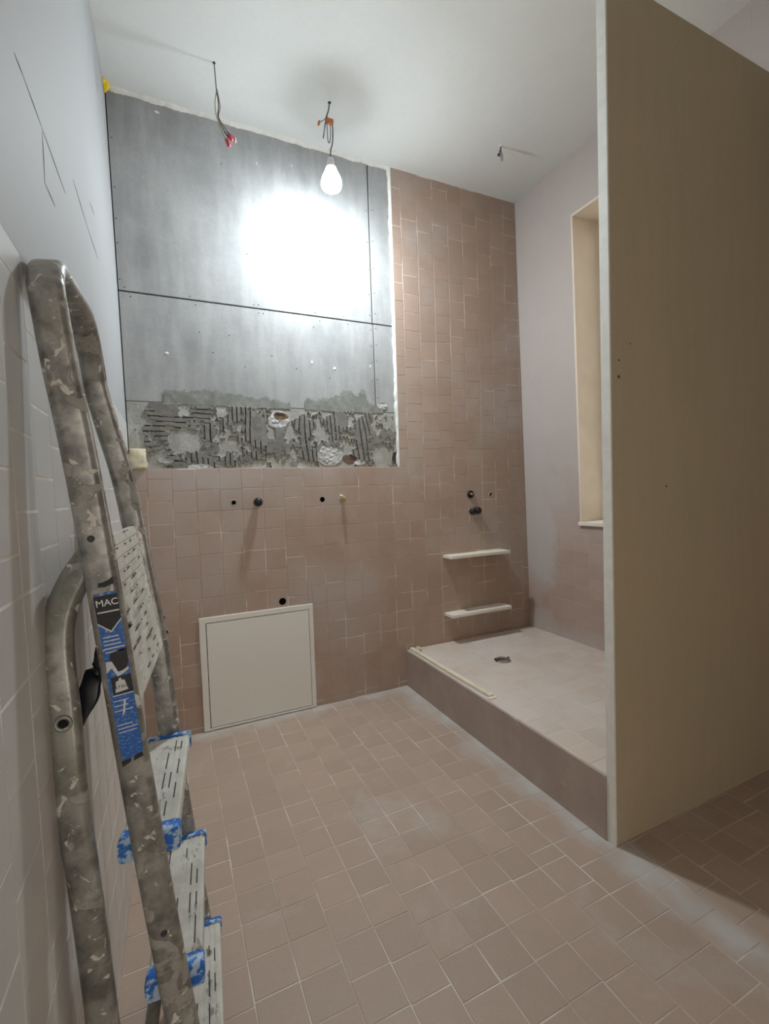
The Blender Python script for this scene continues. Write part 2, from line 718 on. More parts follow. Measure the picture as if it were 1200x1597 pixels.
def tiles(parent, fr, region, u_ph, v_ph, mat, exclude=(), limit=295, stag=.5, gap=.0034, pitch=P, tilt=.0025):
    u0, u1, v0, v1 = region
    cand = []
    k0 = math.floor((u0 - u_ph) / pitch)
    k = k0
    while u_ph + k * pitch < u1:
        off = random.uniform(-.004, .004)
        a, b = u_ph + k * pitch, u_ph + (k + 1) * pitch
        j = math.floor((v0 - v_ph) / pitch) - 1
        vv = v_ph + j * pitch + off
        while vv < v1:
            top = min(vv + pitch, v1)
            cand.append((max(a, u0), min(b, u1), max(vv, v0), top))
            if random.random() < .035 * stag:
                vv += pitch * random.choice((.5, 1.5)) * 1.0          # half tile shift: fill with a cut piece
                cand.append((max(a, u0), min(b, u1), max(top, v0), min(vv, v1)) if vv > top else None)
                if vv < top:
                    cand[-2] = (max(a, u0), min(b, u1), cand[-2][2], min(vv, v1))
                    cand.pop()
            else:
                vv += pitch
        k += 1
    pieces = []
    for r in cand:
        if r is None:
            continue
        rs = [r]
        for ex in exclude:
            rs = [q for s_ in rs for q in clip(s_, ex)]
        for (a, b, c_, d) in rs:
            if b - a < .012 or d - c_ < .012:
                continue
            pieces.append((a, b, c_, d))
    ranked = []
    for (a, b, c_, d) in pieces:
        cen = fr @ Vector(((a + b) / 2 * U, (c_ + d) / 2 * U, 0))
        q = project(cen)
        score = 0
        if q and -40 < q[0] < 1240 and -40 < q[1] < 1640 and not hidden(cen):
            corners = [project(fr @ Vector((x * U, y * U, 0))) for x, y in ((a, c_), (b, c_), (b, d), (a, d))]
            if all(corners):
                score = abs(sum(corners[i][0] * corners[(i + 1) % 4][1] - corners[(i + 1) % 4][0] * corners[i][1] for i in range(4))) / 2
        ranked.append((score, (a, b, c_, d)))
    ranked.sort(key=lambda t: -t[0])
    made = []
    rest = MB()
    cnt = 0
    for sc, (a, b, c_, d) in ranked:
        w, h = (b - a) * U - gap, (d - c_) * U - gap
        lu, lv = (a + b) / 2 * U, (c_ + d) / 2 * U
        rot = Euler((random.gauss(0, tilt), random.gauss(0, tilt), random.gauss(0, tilt * 1.2)))
        loc = Matrix.Translation((lu, lv, random.uniform(-.12, .12) * tilt)) @ rot.to_matrix().to_4x4()
        if sc > 55 and cnt < limit:
            w += random.choice((-.0006, 0, .0006))
            o = link('tile', tile_mesh(w, h, mat), parent, loc)
            made.append((o, (a, b, c_, d)))
            cnt += 1
        else:
            v, f = tile_geo(w, h)
            rest.add([loc @ Vector(p) for p in v], f)
    if rest.v:
        me = rest.mesh('tile_field', mat)
        o = link('tile_field', me, parent, Matrix.Identity(4))
        o['kind'] = 'stuff'
        made.append((o, region))
    return made


# ------------------------------------------------------------------ large structure
BX0, BX1, BZ0 = -.16, 1.064, .127         # bare board area of the back wall
PX0, PX1, PZ1 = .089, .584, -.508         # access panel
floor = slab('floor', F_FLOOR, [(-.2, 2.2, YR, YB + .1)], .12, M['grout_floor'])
ftiles = tiles(floor, F_FLOOR, (-.165, 1.93, YR, YB), TX0, TY0 - 12 * P, M['tile_floor'], [(XS, 2.2, YP + .03, YB)], stag=1.0, gap=.0028)
back = slab('wall_back', F_BACK, [], .055, M['grout_back'])
mb = MB()
prof = [(-.2, -1.06), (2.1, -1.06), (2.1, ZC + .05), (BX1, ZC + .05), (BX1, BZ0), (-.2, BZ0)]
k = len(prof)
mb.add([(a * U, b * U, -.055) for a, b in prof] + [(a * U, b * U, -REC) for a, b in prof],
       [tuple(reversed(range(k))), tuple(range(k, 2 * k))] + [(i, (i + 1) % k, k + (i + 1) % k, k + i) for i in range(k)])
back.data = mb.mesh('wall_back', M['grout_back'])
btiles = tiles(back, F_BACK, (-.150, 1.90, -1.0, ZC), TX0, TZ0 - 12 * P, M['tile_back'],
               [(BX0, BX1, BZ0, 2.0), (PX0, PX1, -1.2, PZ1), (XS, 2.2, -1.2, ZS)], stag=1.0)
left = slab('wall_left', F_LEFT, [(-(YB - YR) - .02, .06, -1.0, .311)], .1, M['grout_left'], z1=-.0005)
ltiles = tiles(left, F_LEFT, (-(YB - YR), 0, -1.0, .311), -12 * P - .01, TZ0 - 12 * P, M['tile_left'], stag=.6, gap=.0026, tilt=.0012)
mb = MB()
mb.box((-(YB - YR) * U - .02, .311 * U, -.1), (.06, (ZC + .05) * U, -.0004))
pl = link('plaster', mb.mesh('plaster', M['plaster_left']), left, Matrix.Identity(4))
# window opening in the right wall, u runs towards the camera
WU0, WU1, WZ0, WZ1 = YB - 1.714, YB - 1.02, -.192, 1.322
right = slab('wall_right', F_RIGHT, [(-.06, WU0, -1.0, ZC + .06), (WU1, YB - YR, -1.0, ZC + .06), (WU0, WU1, -1.0, WZ0), (WU0, WU1, WZ1, ZC + .06)],
             .3, M['grout_right'], z1=-.0004)
rtiles = tiles(right, F_RIGHT, (0, YB - YR, -1.0, ZC + .01), -.02, TZ0 - 12 * P, M['tile_right'],
               [(WU0, WU1, WZ0, WZ1)], stag=.8, gap=.0024, tilt=.0008)
mb = MB().box(W(-.3, YR - .2, ZC), W(2.3, YB + .1, ZC + .1))
ceil = mb.obj('ceiling', M['ceiling'])
ceil['kind'] = 'structure'
DX0, DX1, DZ1 = -.08, .56, .90             # open doorway added behind the camera to let in fill light
mb = MB()
prof = [(-.3, -1.05), (DX0, -1.05), (DX0, DZ1), (DX1, DZ1), (DX1, -1.05), (2.3, -1.05), (2.3, ZC), (-.3, ZC)]
k = len(prof)
vs = [W(a, YR - .12, b) for a, b in prof] + [W(a, YR, b) for a, b in prof]
faces = []
for o_, fl2 in ((0, False), (k, True)):
    for q in ((0, 1, 2, 7), (7, 2, 3, 6), (6, 3, 4, 5)):
        q = tuple(i + o_ for i in q)
        faces.append(q if fl2 else tuple(reversed(q)))
faces += [(i, (i + 1) % k, k + (i + 1) % k, k + i) for i in range(k)]
rear = mb.add(vs, faces).obj('wall_rear', M['plaster_rear'])
rear['kind'] = 'structure'
door = empty('fill_doorway_1', Matrix.Translation(W(DX0, YR, -1)))
door['kind'] = 'structure'
for a, b, c_, d in ((DX0, DX0 + .03, -1, DZ1), (DX1 - .03, DX1, -1, DZ1), (DX0 + .03, DX1 - .03, DZ1 - .03, DZ1)):
    MB().box(W(a, YR - .13, c_), W(b, YR + .012, d)).obj('fill_doorway_jamb', M['cream_edge'], door, bevel=.002)

# partition: board with pale edge, stands on the floor in front of the shower step, stops short of the ceiling
mb = MB().box(W(XS + .0015, YP, -1), W(1.90, YP + .027, 1.314))
part = mb.obj('wall_partition', M['partition'], bevel=.0008)
part['kind'] = 'structure'
mb = MB().box(W(XS - .004, YP - .0008, -1), W(XS + .0015, YP + .0278, 1.3148))
mb.obj('edge_strip', M['partition_edge'], part, bevel=.0008)
for (x, z, r) in ((1.108, .288, .0045), (1.110, .332, .003), (1.30, -.01, .003), (1.155, .38, .002)):
    MB().lathe(W(x, YP, z), (0, -1, 0), [(r * U * 1.0, -.001), (r * U, .0004), (r * U * .6, .0009)], 10).obj('knot', plain('knot', srgb(70, 58, 46)) if 'knot' not in M else M['knot'], part)

# shower step
step = MB().box(W(XS, YP + .028, -1), W(1.93, YB - .001, ZS - .003)).obj('shower_platform', M['grout_floor'])
step['kind'] = 'structure'
mb = MB().box(W(XS - .009, YP + .028, -1), W(XS + .001, YB - .001, ZS - .0005))
mb.obj('riser_panel', M['riser'], step, bevel=.0012)
F_STEP = frame(W(0, 0, ZS), (1, 0, 0), (0, 1, 0))
steptop = MB().box((XS * U, (YP + .03) * U, -.004), (1.93 * U, (YB - .001) * U, -REC))
so = link('screed', steptop.mesh('screed', M['grout_shower']), step, F_STEP)
stiles = tiles(step, F_STEP, (XS + .003, 1.905, YP + .03, YB), XS + .004, TY0 + .05, M['tile_shower'], stag=.8, gap=.0026, tilt=.0018)
for o, r in stiles:
    o.matrix_basis = F_STEP @ o.matrix_basis
    XF[o.name] = o.matrix_basis.copy()

# window: lining, sill, frame and pane set deep in the right wall
win = empty('window_1', F_RIGHT)
win['kind'] = 'structure'
DEP = .29


def wbox(name, u0, u1, v0, v1, n0, n1, mat, bevel=.0012):
    b = MB().box((u0 * U, v0 * U, n0), (u1 * U, v1 * U, n1))
    me = b.mesh(name, mat)
    if bevel:
        bm = bmesh.new()
        bm.from_mesh(me)
        bmesh.ops.bevel(bm, geom=bm.edges[:], offset=bevel, segments=1, affect='EDGES')
        bm.to_mesh(me)
        bm.free()
    return link(name, me, win, Matrix.Identity(4))


TL = .012
wbox('side_lining', WU0, WU0 + TL, WZ0, WZ1, -DEP, .004, M['cream'])
wbox('side_lining', WU1 - TL, WU1, WZ0, WZ1, -DEP, .004, M['cream'])
wbox('head_lining', WU0 + TL, WU1 - TL, WZ1 - TL, WZ1, -DEP, .004, M['cream'])
wbox('sill', WU0 - .002, WU1, WZ0 - .008, WZ0 + .010, -DEP, .016, M['stone'])
wu0, wu1, wz0, wz1 = WU0 + TL, WU1 - TL, WZ0 + .010, WZ1 - TL
fw = .05
for (a, b, c_, d) in ((wu0, wu0 + fw, wz0, wz1), (wu1 - fw, wu1, wz0, wz1), (wu0 + fw, wu1 - fw, wz0, wz0 + fw), (wu0 + fw, wu1 - fw, wz1 - fw, wz1)):
    wbox('frame_bar', a, b, c_, d, -DEP, -DEP + .06, M['cream_edge'])
um = (wu0 + wu1) / 2
wbox('mullion', um - .03, um + .03, wz0 + fw, wz1 - fw, -DEP + .002, -DEP + .058, M['cream_edge'])
wbox('pane', wu0 + fw, um - .03, wz0 + fw, wz1 - fw, -DEP + .026, -DEP + .032, M['glass'], 0)
wbox('pane', um + .03, wu1 - fw, wz0 + fw, wz1 - fw, -DEP + .026, -DEP + .032, M['glass'], 0)

# ------------------------------------------------------------------ bare boards on the back wall
BD = .020                                 # recess of the board faces behind the tile faces (m)
yb = YB * U + BD
mb = MB().box((-.2 * U, yb + .013, (BZ0 + 1 - .02) * U), (BX1 * U + .02, yb + .05, (ZC + 1.05) * U))
studs = mb.obj('board_backing', M['dark'], back)


def board(x0, x1, z0, z1):
    """x0 None: the left edge follows the leaning left wall"""
    a0, a1 = (xl(YB, z0) + .0035, xl(YB, z1) + .0035) if x0 is None else (x0, x0)
    zz0, zz1 = (z0 + 1) * U, (z1 + 1) * U
    prof = [(a0 * U, zz0), (x1 * U, zz0), (x1 * U, zz1), (a1 * U, zz1)]
    vs = [(a, yb, b) for a, b in prof] + [(a, yb + .0125, b) for a, b in prof]
    return MB().add(vs, [(0, 1, 2, 3), (7, 6, 5, 4)] + [(i, 4 + i, 4 + (i + 1) % 4, (i + 1) % 4) for i in range(4)]).obj('cement_board', M['cement'], back, bevel=.0012)


boards = [board(None, .947, .8335, 1.592), board(.9535, BX1, .8335, 1.592),
          board(None, .9505, .4, .8275), board(.9555, BX1, .4, .8275), board(None, BX1, BZ0 - .005, .397)]


def screw(x, z, b, r=.0034):
    key = 'screw'
    if key not in TILE_CACHE:
        TILE_CACHE[key] = MB().lathe((0, 0, 0), (0, -1, 0), [(.0028, -.001), (.0028, .0006), (.0018, .0010)], 8).mesh('screw', M['wire_dark'])
    inv = world_of(boards[b]).inverted()
    p = Vector((x * U, yb, (z + 1) * U))
    link('screw', TILE_CACHE[key], boards[b], inv @ Matrix.Translation(p))


for x in (-.12, .12, .38, .40, .66, .80):
    screw(x, .845 + random.uniform(-.003, .003), 0)
    screw(x + .02, .812, 2)
for z in (.9, 1.0, 1.12, 1.25, 1.4):
    screw(-.135, z + random.uniform(-.03, .03), 0)
    screw(.937, z - .03, 0)
    screw(.966, z - .02, 1)
for z in (.46, .55, .64, .72, .8):
    screw(.939, z, 2)
    screw(.967, z + .01, 3)
for x, z in ((.27, 1.42), (.36, 1.06), (.27, .70), (.2, .62), (.33, .57), (.45, .63), (.56, .58), (.72, .55), (.65, .78), (.15, .7), (.52, 1.2)):
    screw(x, z, 0 if z > .83 else 2)

# white filler ragged edge where the tiles stop, and along the ceiling
mb = MB()
n = 150
for i in range(n + 1):
    z = BZ0 + (ZC - BZ0) * i / n
    wv = .004 + .006 * abs(math.sin(i * .37) * math.sin(i * .11 + 1)) + random.uniform(0, .003)
    x1 = BX1 * U + .004
    x0 = BX1 * U - wv
    zz = (z + 1) * U
    mb.v += [Vector((x0, yb + .001, zz)), Vector((x0 + .002, yb - .012 - random.uniform(0, .003), zz)), Vector((x1 - .003, YB * U - .0005, zz)), Vector((x1, YB * U + .001, zz))]
for i in range(n):
    for k in range(3):
        a = i * 4 + k
        mb.f.append((a, a + 1, a + 5, a + 4))
        mb.sm.append(True)
        mb.mi.append(0)
mb.obj('filler_edge', M['plaster_white'], back)
mb = MB()
n = 170
for i in range(n + 1):
    x = xl(YB, ZC) + (BX1 - xl(YB, ZC)) * i / n
    hgt = .004 + .006 * abs(math.sin(i * .21) * math.sin(i * .083 + 2)) + random.uniform(0, .004)
    dp = .009 + .006 * abs(math.sin(i * .13 + 1)) + random.uniform(0, .004)
    zt = (ZC + 1) * U + .001
    mb.v += [Vector((x * U, yb + .001, zt - hgt)), Vector((x * U, yb - dp * .45, zt - hgt * .75)), Vector((x * U, yb - dp * 1.4, zt - .002)), Vector((x * U, yb - dp * 1.5, zt))]
for i in range(n):
    for k in range(3):
        a = i * 4 + k
        mb.f.append((a, a + 4, a + 5, a + 1))
        mb.sm.append(True)
        mb.mi.append(0)
mb.obj('filler_fillet', M['plaster_white'], back)
# small chipped flecks of filler stuck on the boards
for (x, z, w, h) in ((.42, 1.46, .006, .022), (.575, 1.49, .006, .018), (.80, 1.495, .012, .010), (.03, 1.56, .028, .012), (.02, .60, .02, .016), (.635, .615, .012, .022), (.745, .595, .02, .02), (.93, .62, .008, .02)):
    m2 = MB()
    k = 9
    pts = []
    for i in range(k):
        a = 2 * math.pi * i / k
        rr_ = random.uniform(.55, 1.0)
        pts.append(((x + w * .5 * math.cos(a) * rr_) * U, (z + 1 + h * .5 * math.sin(a) * rr_) * U))
    vs = [(px, yb - .0001, pz) for px, pz in pts] + [(x * U + (px - x * U) * .6, yb - .0022, (z + 1) * U + (pz - (z + 1) * U) * .6) for px, pz in pts]
    fs = [(i, (i + 1) % k, k + (i + 1) % k, k + i) for i in range(k)] + [tuple(k + i for i in range(k))]
    m2.add(vs, fs).obj('filler_fleck', M['plaster_white'], back)


# ---- combed adhesive and torn skim on the lower boards: one relief
def vnoise(shape, sx, sy, seed):
    r = np.random.default_rng(seed)
    h, w = shape
    gy, gx = int(h / sy) + 3, int(w / sx) + 3
    g = r.random((gy, gx))
    yy = np.arange(h) / sy
    xx = np.arange(w) / sx
    y0 = yy.astype(int)
    x0 = xx.astype(int)
    fy = (yy - y0)[:, None]
    fx = (xx - x0)[None, :]
    fy = fy * fy * (3 - 2 * fy)
    fx = fx * fx * (3 - 2 * fx)
    a = g[np.ix_(y0, x0)]
    b = g[np.ix_(y0, x0 + 1)]
    c_ = g[np.ix_(y0 + 1, x0)]
    d = g[np.ix_(y0 + 1, x0 + 1)]
    return (a * (1 - fx) + b * fx) * (1 - fy) + (c_ * (1 - fx) + d * fx) * fy


def adhesive():
    AX0, AX1, AZ0, AZ1 = -.136, 1.063, BZ0 - .004, .505
    stp = .0026 / U
    nx, nz = int((AX1 - AX0) / stp), int((AZ1 - AZ0) / stp)
    X = np.linspace(AX0, AX1, nx)[None, :]
    Z = np.linspace(AZ0, AZ1, nz)[:, None]
    shp = (nz, nx)
    n1 = vnoise(shp, 22, 22, 1)
    n2 = vnoise(shp, 9, 9, 2)
    n3 = vnoise(shp, 4, 4, 3)
    nz_ = n1 * .42 + n2 * .33 + n3 * .25 - .5
    XX = X + 0 * Z
    ZZ = Z + 0 * X

    def rect(x0, x1, z0, z1, soft=.02, amp=.17):
        d = np.minimum(np.minimum(XX - x0, x1 - XX), np.minimum(ZZ - z0, z1 - ZZ))
        return d + nz_ * amp > 0

    # (x0,x1,z0,z1,dir,rib amount) in room units, read off the wall plane
    horiz = [(-.05, .20, .29, .395), (-.055, .03, .19, .30), (.0, .06, .13, .17)]
    vert = [(.19, .31, .30, .39, .55), (.30, .43, .20, .395, 1), (.33, .42, .135, .22, 1), (.07, .18, .14, .215, .6), (.245, .275, .13, .20, 1),
            (.30, .335, .13, .24, .8), (.12, .25, .26, .315, .5), (.43, .50, .17, .32, .8), (.53, .635, .15, .365, 1.2),
            (.68, .93, .27, .395, .9), (.74, .95, .235, .30, .9), (.83, .90, .13, .26, .8), (.70, .73, .19, .3, .6), (.96, 1.005, .24, .37, .6), (1.0, 1.06, .21, .34, .7), (1.02, 1.062, .13, .20, .5)]
    mh = np.zeros(shp, bool)
    for r in horiz:
        mh |= rect(*r)
    mv = np.zeros(shp, bool)
    for r in vert:
        mv |= rect(*r[:4])
    # bare patches torn out
    for r in ((.02, .13, .20, .285), (.06, .10, .355, .39), (.205, .25, .34, .385), (.34, .41, .13, .165), (.80, .84, .335, .385), (.765, .80, .24, .27)):
        mv &= ~rect(*r, amp=.07)
        mh &= ~rect(*r, amp=.07)
    per = .0205
    wobx = (vnoise(shp, 40, 60, 5) - .5) * .03
    ridge_v = (np.abs(((XX + wobx + .18 * np.clip(XX - .53, 0, .1) * (ZZ - .2) * 4) / per) % 1 - .5) * 2)
    ridge_h = (np.abs(((ZZ + (vnoise(shp, 30, 30, 6) - .5) * .02) / per) % 1 - .5) * 2)
    gv = (ridge_v > .22).astype(float)
    gh = (ridge_h > .24).astype(float)
    brk = vnoise(shp, 24, 34, 9) > .42
    gv = np.where(brk, gv, .85)
    brk2 = vnoise(shp, 34, 20, 19) > .42
    gh = np.where(brk2, gh, .85)
    H = np.zeros(shp)
    H += .0012 * n2 + .0006 * n3
    H = np.where(mv, .0030 + gv * .0042 + .002 * nz_, H)
    H = np.where(mh & ~mv, .003 + gh * .004 + .003 * nz_, H)
    tone = np.zeros(shp + (3,))
    light = np.array(srgb(168, 167, 160)[:3])
    pale = np.array(srgb(186, 186, 183)[:3])
    dark = np.array(srgb(126, 123, 117)[:3])
    mid = np.array(srgb(140, 138, 132)[:3])
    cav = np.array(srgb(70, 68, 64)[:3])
    tone[:] = light + (pale - light) * np.clip((n1 - .45) * 3, 0, 1)[..., None]
    any_ = mv | mh
    tone[any_] = dark
    tone[any_] += ((mid - dark) * np.clip((n2 - .3) * 2, 0, 1)[..., None])[any_]
    # bottoms of the comb grooves are coloured darker than the ridges
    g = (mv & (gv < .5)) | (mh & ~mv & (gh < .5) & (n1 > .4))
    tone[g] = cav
    # skim smeared over the joint above
    top = .405 + .035 + .012 * np.sin(XX * 9) + nz_ * .05
    top = np.where(XX > .55, .405 + .03 + .055 * np.exp(-((XX - .80) / .10) ** 2) + .05 * np.exp(-((XX - .885) / .018) ** 2) + nz_ * .06, top)
    sm = (ZZ > .393 + .004 * nz_) & (ZZ < top) & (((XX > .0) & (XX < .525)) | ((XX > .59) & (XX < .99)))
    skim = np.array(srgb(140, 142, 136)[:3]) 
    H = np.where(sm, .003 + .002 * n2, H)
    tone[sm] = (skim * (.86 + .3 * n2)[..., None])[sm]
    # broken-out holes: brick and white gypsum
    def blob(cx, cz, rx, rz):
        return ((XX - cx) / rx) ** 2 + ((ZZ - cz) / rz) ** 2 + nz_ * 1.4 < 1
    white = np.array(srgb(206, 206, 206)[:3])
    brick = np.array(srgb(120, 96, 78)[:3])
    for cx, cz, rx, rz in ((.468, .345, .048, .036), (.845, .150, .04, .012), (.70, .185, .07, .045), (.13, .135, .055, .012), (.0, .16, .03, .01), (.99, .43, .03, .018)):
        b = blob(cx, cz, rx, rz)
        H[b] = .003 + .004 * n3[b]
        tone[b] = white * (.75 + .3 * n2[b])[:, None]
    for cx, cz, rx, rz, col in ((.478, .358, .034, .016, brick), (.805, .165, .035, .026, np.array(srgb(112, 92, 82)[:3])), (1.05, .165, .016, .035, np.array(srgb(60, 54, 50)[:3]))):
        b = blob(cx, cz, rx, rz)
        H[b] = -.0 + .001 * n3[b]
        tone[b] = col * (.8 + .4 * n3[b])[:, None]
    # where nothing is stuck on the upper board: no geometry
    keep = (ZZ < .399) | sm | blob(.99, .43, .03, .018)
    V = np.stack([XX * U, yb - .0006 - H, (ZZ + 1) * U], -1).reshape(-1, 3)
    idx = np.arange(nx * nz).reshape(nz, nx)
    kq = keep[:-1, :-1] & keep[1:, 1:]
    q = np.stack([idx[:-1, :-1], idx[:-1, 1:], idx[1:, 1:], idx[1:, :-1]], -1)[kq]
    used = np.unique(q)
    remap = -np.ones(nx * nz, int)
    remap[used] = np.arange(len(used))
    me = bpy.data.meshes.new('adhesive_ridges')
    inv = np.array(world_of(back).inverted())
    V = V[used] @ inv[:3, :3].T + inv[:3, 3]
    me.from_pydata(V.tolist(), [], remap[q].tolist())
    at = me.color_attributes.new('tone', 'FLOAT_COLOR', 'POINT')
    tc = np.ones((len(used), 4), np.float32)
    tc[:, :3] = tone.reshape(-1, 3)[used]
    at.data.foreach_set('color', tc.ravel())
    me.materials.append(M['adhesive'])
    o = link('adhesive_ridges', me, back, Matrix.Identity(4))
    o['kind'] = 'stuff'
    o['label'] = 'torn grey combed adhesive and white filler'


adhesive()

# ------------------------------------------------------------------ holes in the tiles
yw = YB * U


def wall_hole(x, z, r, sleeve=None, depth=.045, rin=None):
    c_ = Vector((x * U, yw, (z + 1) * U))
    cm = MB().lathe(c_, (0, 1, 0), [(r, -.02), (r, depth)], 20, smooth=False)
    tg_ = [back]
    for o, (a, b, c0, d) in btiles:
        if o.name.startswith('tile_field'):
            continue
        if a - r / U < x < b + r / U and c0 - r / U < z < d + r / U:
            tg_.append(o)
    cut(tg_, cm, M['dark'])
    if sleeve:
        rin = rin or r * .72
        MB().lathe(c_, (0, 1, 0), [(r * .99, depth - .002), (r * .99, .001), (r * .93, -.0015), (rin, -.0015), (rin * .97, .002), (rin * .97, depth - .002)], 20, close=False).obj('pipe_sleeve', sleeve, back)


grey_sleeve = plain('grey_sleeve', srgb(176, 168, 158), .6)
wall_hole(.2542, -.0233, .0155, grey_sleeve)
wall_hole(.653, -.0241, .0135)
wall_hole(.4463, -.481, .018)
wall_hole(-.0496, -.483, .016, M['chrome'])
wall_hole(-.0408, -.5458, .016, M['chrome'])
wall_hole(1.63, -.0316, .0165, grey_sleeve)
wall_hole(1.4921, -.0272, .020, M['black_plastic'], rin=.013)


def stub(name, label, cat, x, z):
    return thing(name, label, cat, Vector((x * U, yw, (z + 1) * U)))


t_ = stub('pipe_cap', 'round black plastic pipe cap sticking out of the tiled wall left of the two outlets', 'pipe cap', .352, -.0244)
p0 = Vector((.352 * U, yw, (-.0244 + 1) * U))
MB().lathe(p0, (0, -1, 0), [(.0135, -.004), (.0135, .022)], 24).obj('neck', grey_sleeve, t_)
MB().lathe(p0, (0, -1, 0), [(.017, .016), (.020, .020), (.021, .040), (.0185, .052), (.012, .058), (.004, .060)], 24).obj('cap', M['black_plastic'], t_)
for k in range(10):
    a = 2 * math.pi * k / 10
    c_ = p0 + Vector((math.cos(a) * .0207, -.030, math.sin(a) * .0207))
    MB().tube([c_ + Vector((0, .009, 0)), c_ - Vector((0, .009, 0))], .0016, 6).obj('rib', M['black_plastic'], t_)

t_ = stub('brass_fitting', 'small brass pipe fitting on the tiled wall right of a dark round hole', 'fitting', .752, -.0217)
p0 = Vector((.752 * U, yw, (-.0217 + 1) * U))
MB().lathe(p0, (0, -1, 0), [(.017, -.002), (.017, .003), (.012, .004)], 20).obj('flange', grey_sleeve, t_)
MB().lathe(p0, (0, -1, 0), [(.0095, 0), (.0095, .028), (.0075, .030), (.0075, .040), (.005, .042)], 16).obj('spout', M['brass'], t_)
MB().lathe(p0, (0, -1, 0), [(.0135, .014), (.0135, .024)], 6, smooth=False).obj('hex_nut', M['brass'], t_)
MB().lathe(p0 + Vector((-.006, 0, .013)), (0, -1, 0), [(.007, -.001), (.006, .006), (.003, .008)], 10).obj('filler_dab', M['plaster_white'], t_)

t_ = stub('shower_outlet', 'brass pipe end inside a black sleeve above a black double plug in shower wall', 'fitting', 1.4921, -.0272)
p0 = Vector((1.4921 * U, yw, (-.0272 + 1) * U))
MB().lathe(p0, (0, -1, 0), [(.024, -.001), (.024, .004), (.021, .007), (.0145, .007), (.0135, .001)], 24, close=False).obj('collar', M['black_plastic'], t_)
MB().lathe(p0 + Vector((.002, 0, .002)), (0, -1, 0), [(.0085, -.03), (.0085, .012), (.007, .014), (.0045, .014), (.0045, .008)], 16).obj('pipe_end', M['brass'], t_)

t_ = stub('valve_plug', 'black plastic double plug on the shower wall above the upper shelf', 'plug', 1.512, -.119)
p0 = Vector((1.498 * U, yw, (-.121 + 1) * U))
p1 = Vector((1.526 * U, yw, (-.117 + 1) * U))
MB().lathe(p0, (0, -1, 0), [(.018, -.002), (.018, .024), (.016, .028), (.006, .029)], 22).obj('plug', M['black_plastic'], t_)
MB().lathe(p1, (0, -1, 0), [(.021, -.002), (.021, .030), (.018, .035), (.007, .036)], 22).obj('plug', M['black_plastic'], t_)
MB().box(p0 + Vector((.004, -.020, -.014)), p1 + Vector((-.004, -.002, .012))).obj('bridge', M['black_plastic'], t_, bevel=.002)

# ------------------------------------------------------------------ access panel
pn = thing('access_panel', 'cream square access panel with thin frame low on the tiled wall beside the stepladder', 'panel', W((PX0 + PX1) / 2, YB, -1))
fwm, proud = .0165, .009
x0, x1, z0, z1 = PX0 * U, PX1 * U, .004, (PZ1 + 1) * U
fl_ = .028
for (a, b, c_, d) in ((x0, x0 + fl_, z0, z1), (x1 - fl_ * .75, x1, z0, z1), (x0 + fl_, x1 - fl_ * .75, z1 - fl_ * .9, z1), (x0 + fl_, x1 - fl_ * .75, z0, z0 + fl_ * .35)):
    MB().box((a, yw - proud, c_), (b, yw + .004, d)).obj('frame_bar', M['panel'], pn, bevel=.0012)
MB().box((x0 + .01, yw - .0008, z0 + .005), (x1 - .01, yw + .003, z1 - .01)).obj('backing', M['dark'], pn)  # dark sheet standing in for the shade in the gap round the door
g = .0032
MB().box((x0 + fl_ + g, yw - proud + .0006, z0 + fl_ * .35 + g), (x1 - fl_ * .75 - g * .6, yw + .001, z1 - fl_ * .9 - g)).obj('door', M['panel'], pn, bevel=.001)


# ------------------------------------------------------------------ shower shelves
def shelf(z, label, chip):
    t = thing('shower_shelf', label, 'shelf', W(1.5, YB, z), 'stone shelves in the shower corner')
    xa, xb = 1.306, 1.70
    dep = .085
    prof = [(xa * U, yw + .004), (xb * U, yw + .004), (xb * U - .002, yw - dep + .004), (xb * U - .006, yw - dep), (xa * U + .004, yw - dep), (xa * U, yw - dep + .004)]
    zt, zb = (z + 1) * U, (z + 1) * U - .017
    k = len(prof)
    MB().add([(x, y, zb) for x, y in prof] + [(x, y, zt) for x, y in prof], [tuple(reversed(range(k))), tuple(range(k, 2 * k))] + [(i, (i + 1) % k, k + (i + 1) % k, k + i) for i in range(k)]).obj('slab', M['stone'], t, bevel=.0014)
    MB().box((chip * U, yw - .009, zt - .001), (xb * U - .02, yw + .002, zt + .0035)).obj('grout_bead', M['plaster_white'], t, bevel=.001)


shelf(-.343, 'pale stone shower shelf directly below the black double plug', 1.52)
shelf(-.652, 'pale stone shower shelf nearest the shower floor', 1.45)

# ------------------------------------------------------------------ shower floor things
dc = W(1.398, 1.745, ZS)
cm = MB().lathe(dc, (0, 0, -1), [(.041, -.02), (.041, .055)], 32, smooth=False)
cut([o for o, r in stiles if not o.name.startswith('tile_field') and r[0] - .04 < 1.398 < r[1] + .04 and r[2] - .04 < 1.745 < r[3] + .04] + [so, step], cm, M['dark'])
dt = thing('floor_drain', 'open round floor drain with a dark ring in the tiled shower floor', 'drain', dc)
ring = MB().lathe(dc, (0, 0, 1), [(.041, -.02), (.0415, .002), (.039, .006), (.034, .006), (.033, .001), (.033, -.03)], 32, close=False)
ring.obj('ring', plain('drain_ring', srgb(140, 130, 126), .45, .2), dt)
MB().lathe(dc + Vector((.003, -.004, 0)), (0, 0, 1), [(.030, -.05), (.030, -.008), (.024, -.006), (.022, -.05)], 24, close=False).obj('waste_pipe', plain('waste_pipe', srgb(150, 112, 98), .6), dt)
for a in (2.6, 3.1, .1):
    c_ = dc + Vector((math.cos(a) * .039, math.sin(a) * .039, .004))
    MB().lathe(c_, (0, 0, 1), [(.006, -.003), (.006, .005), (.004, .007)], 10).obj('lug', M['wire_dark'], dt)
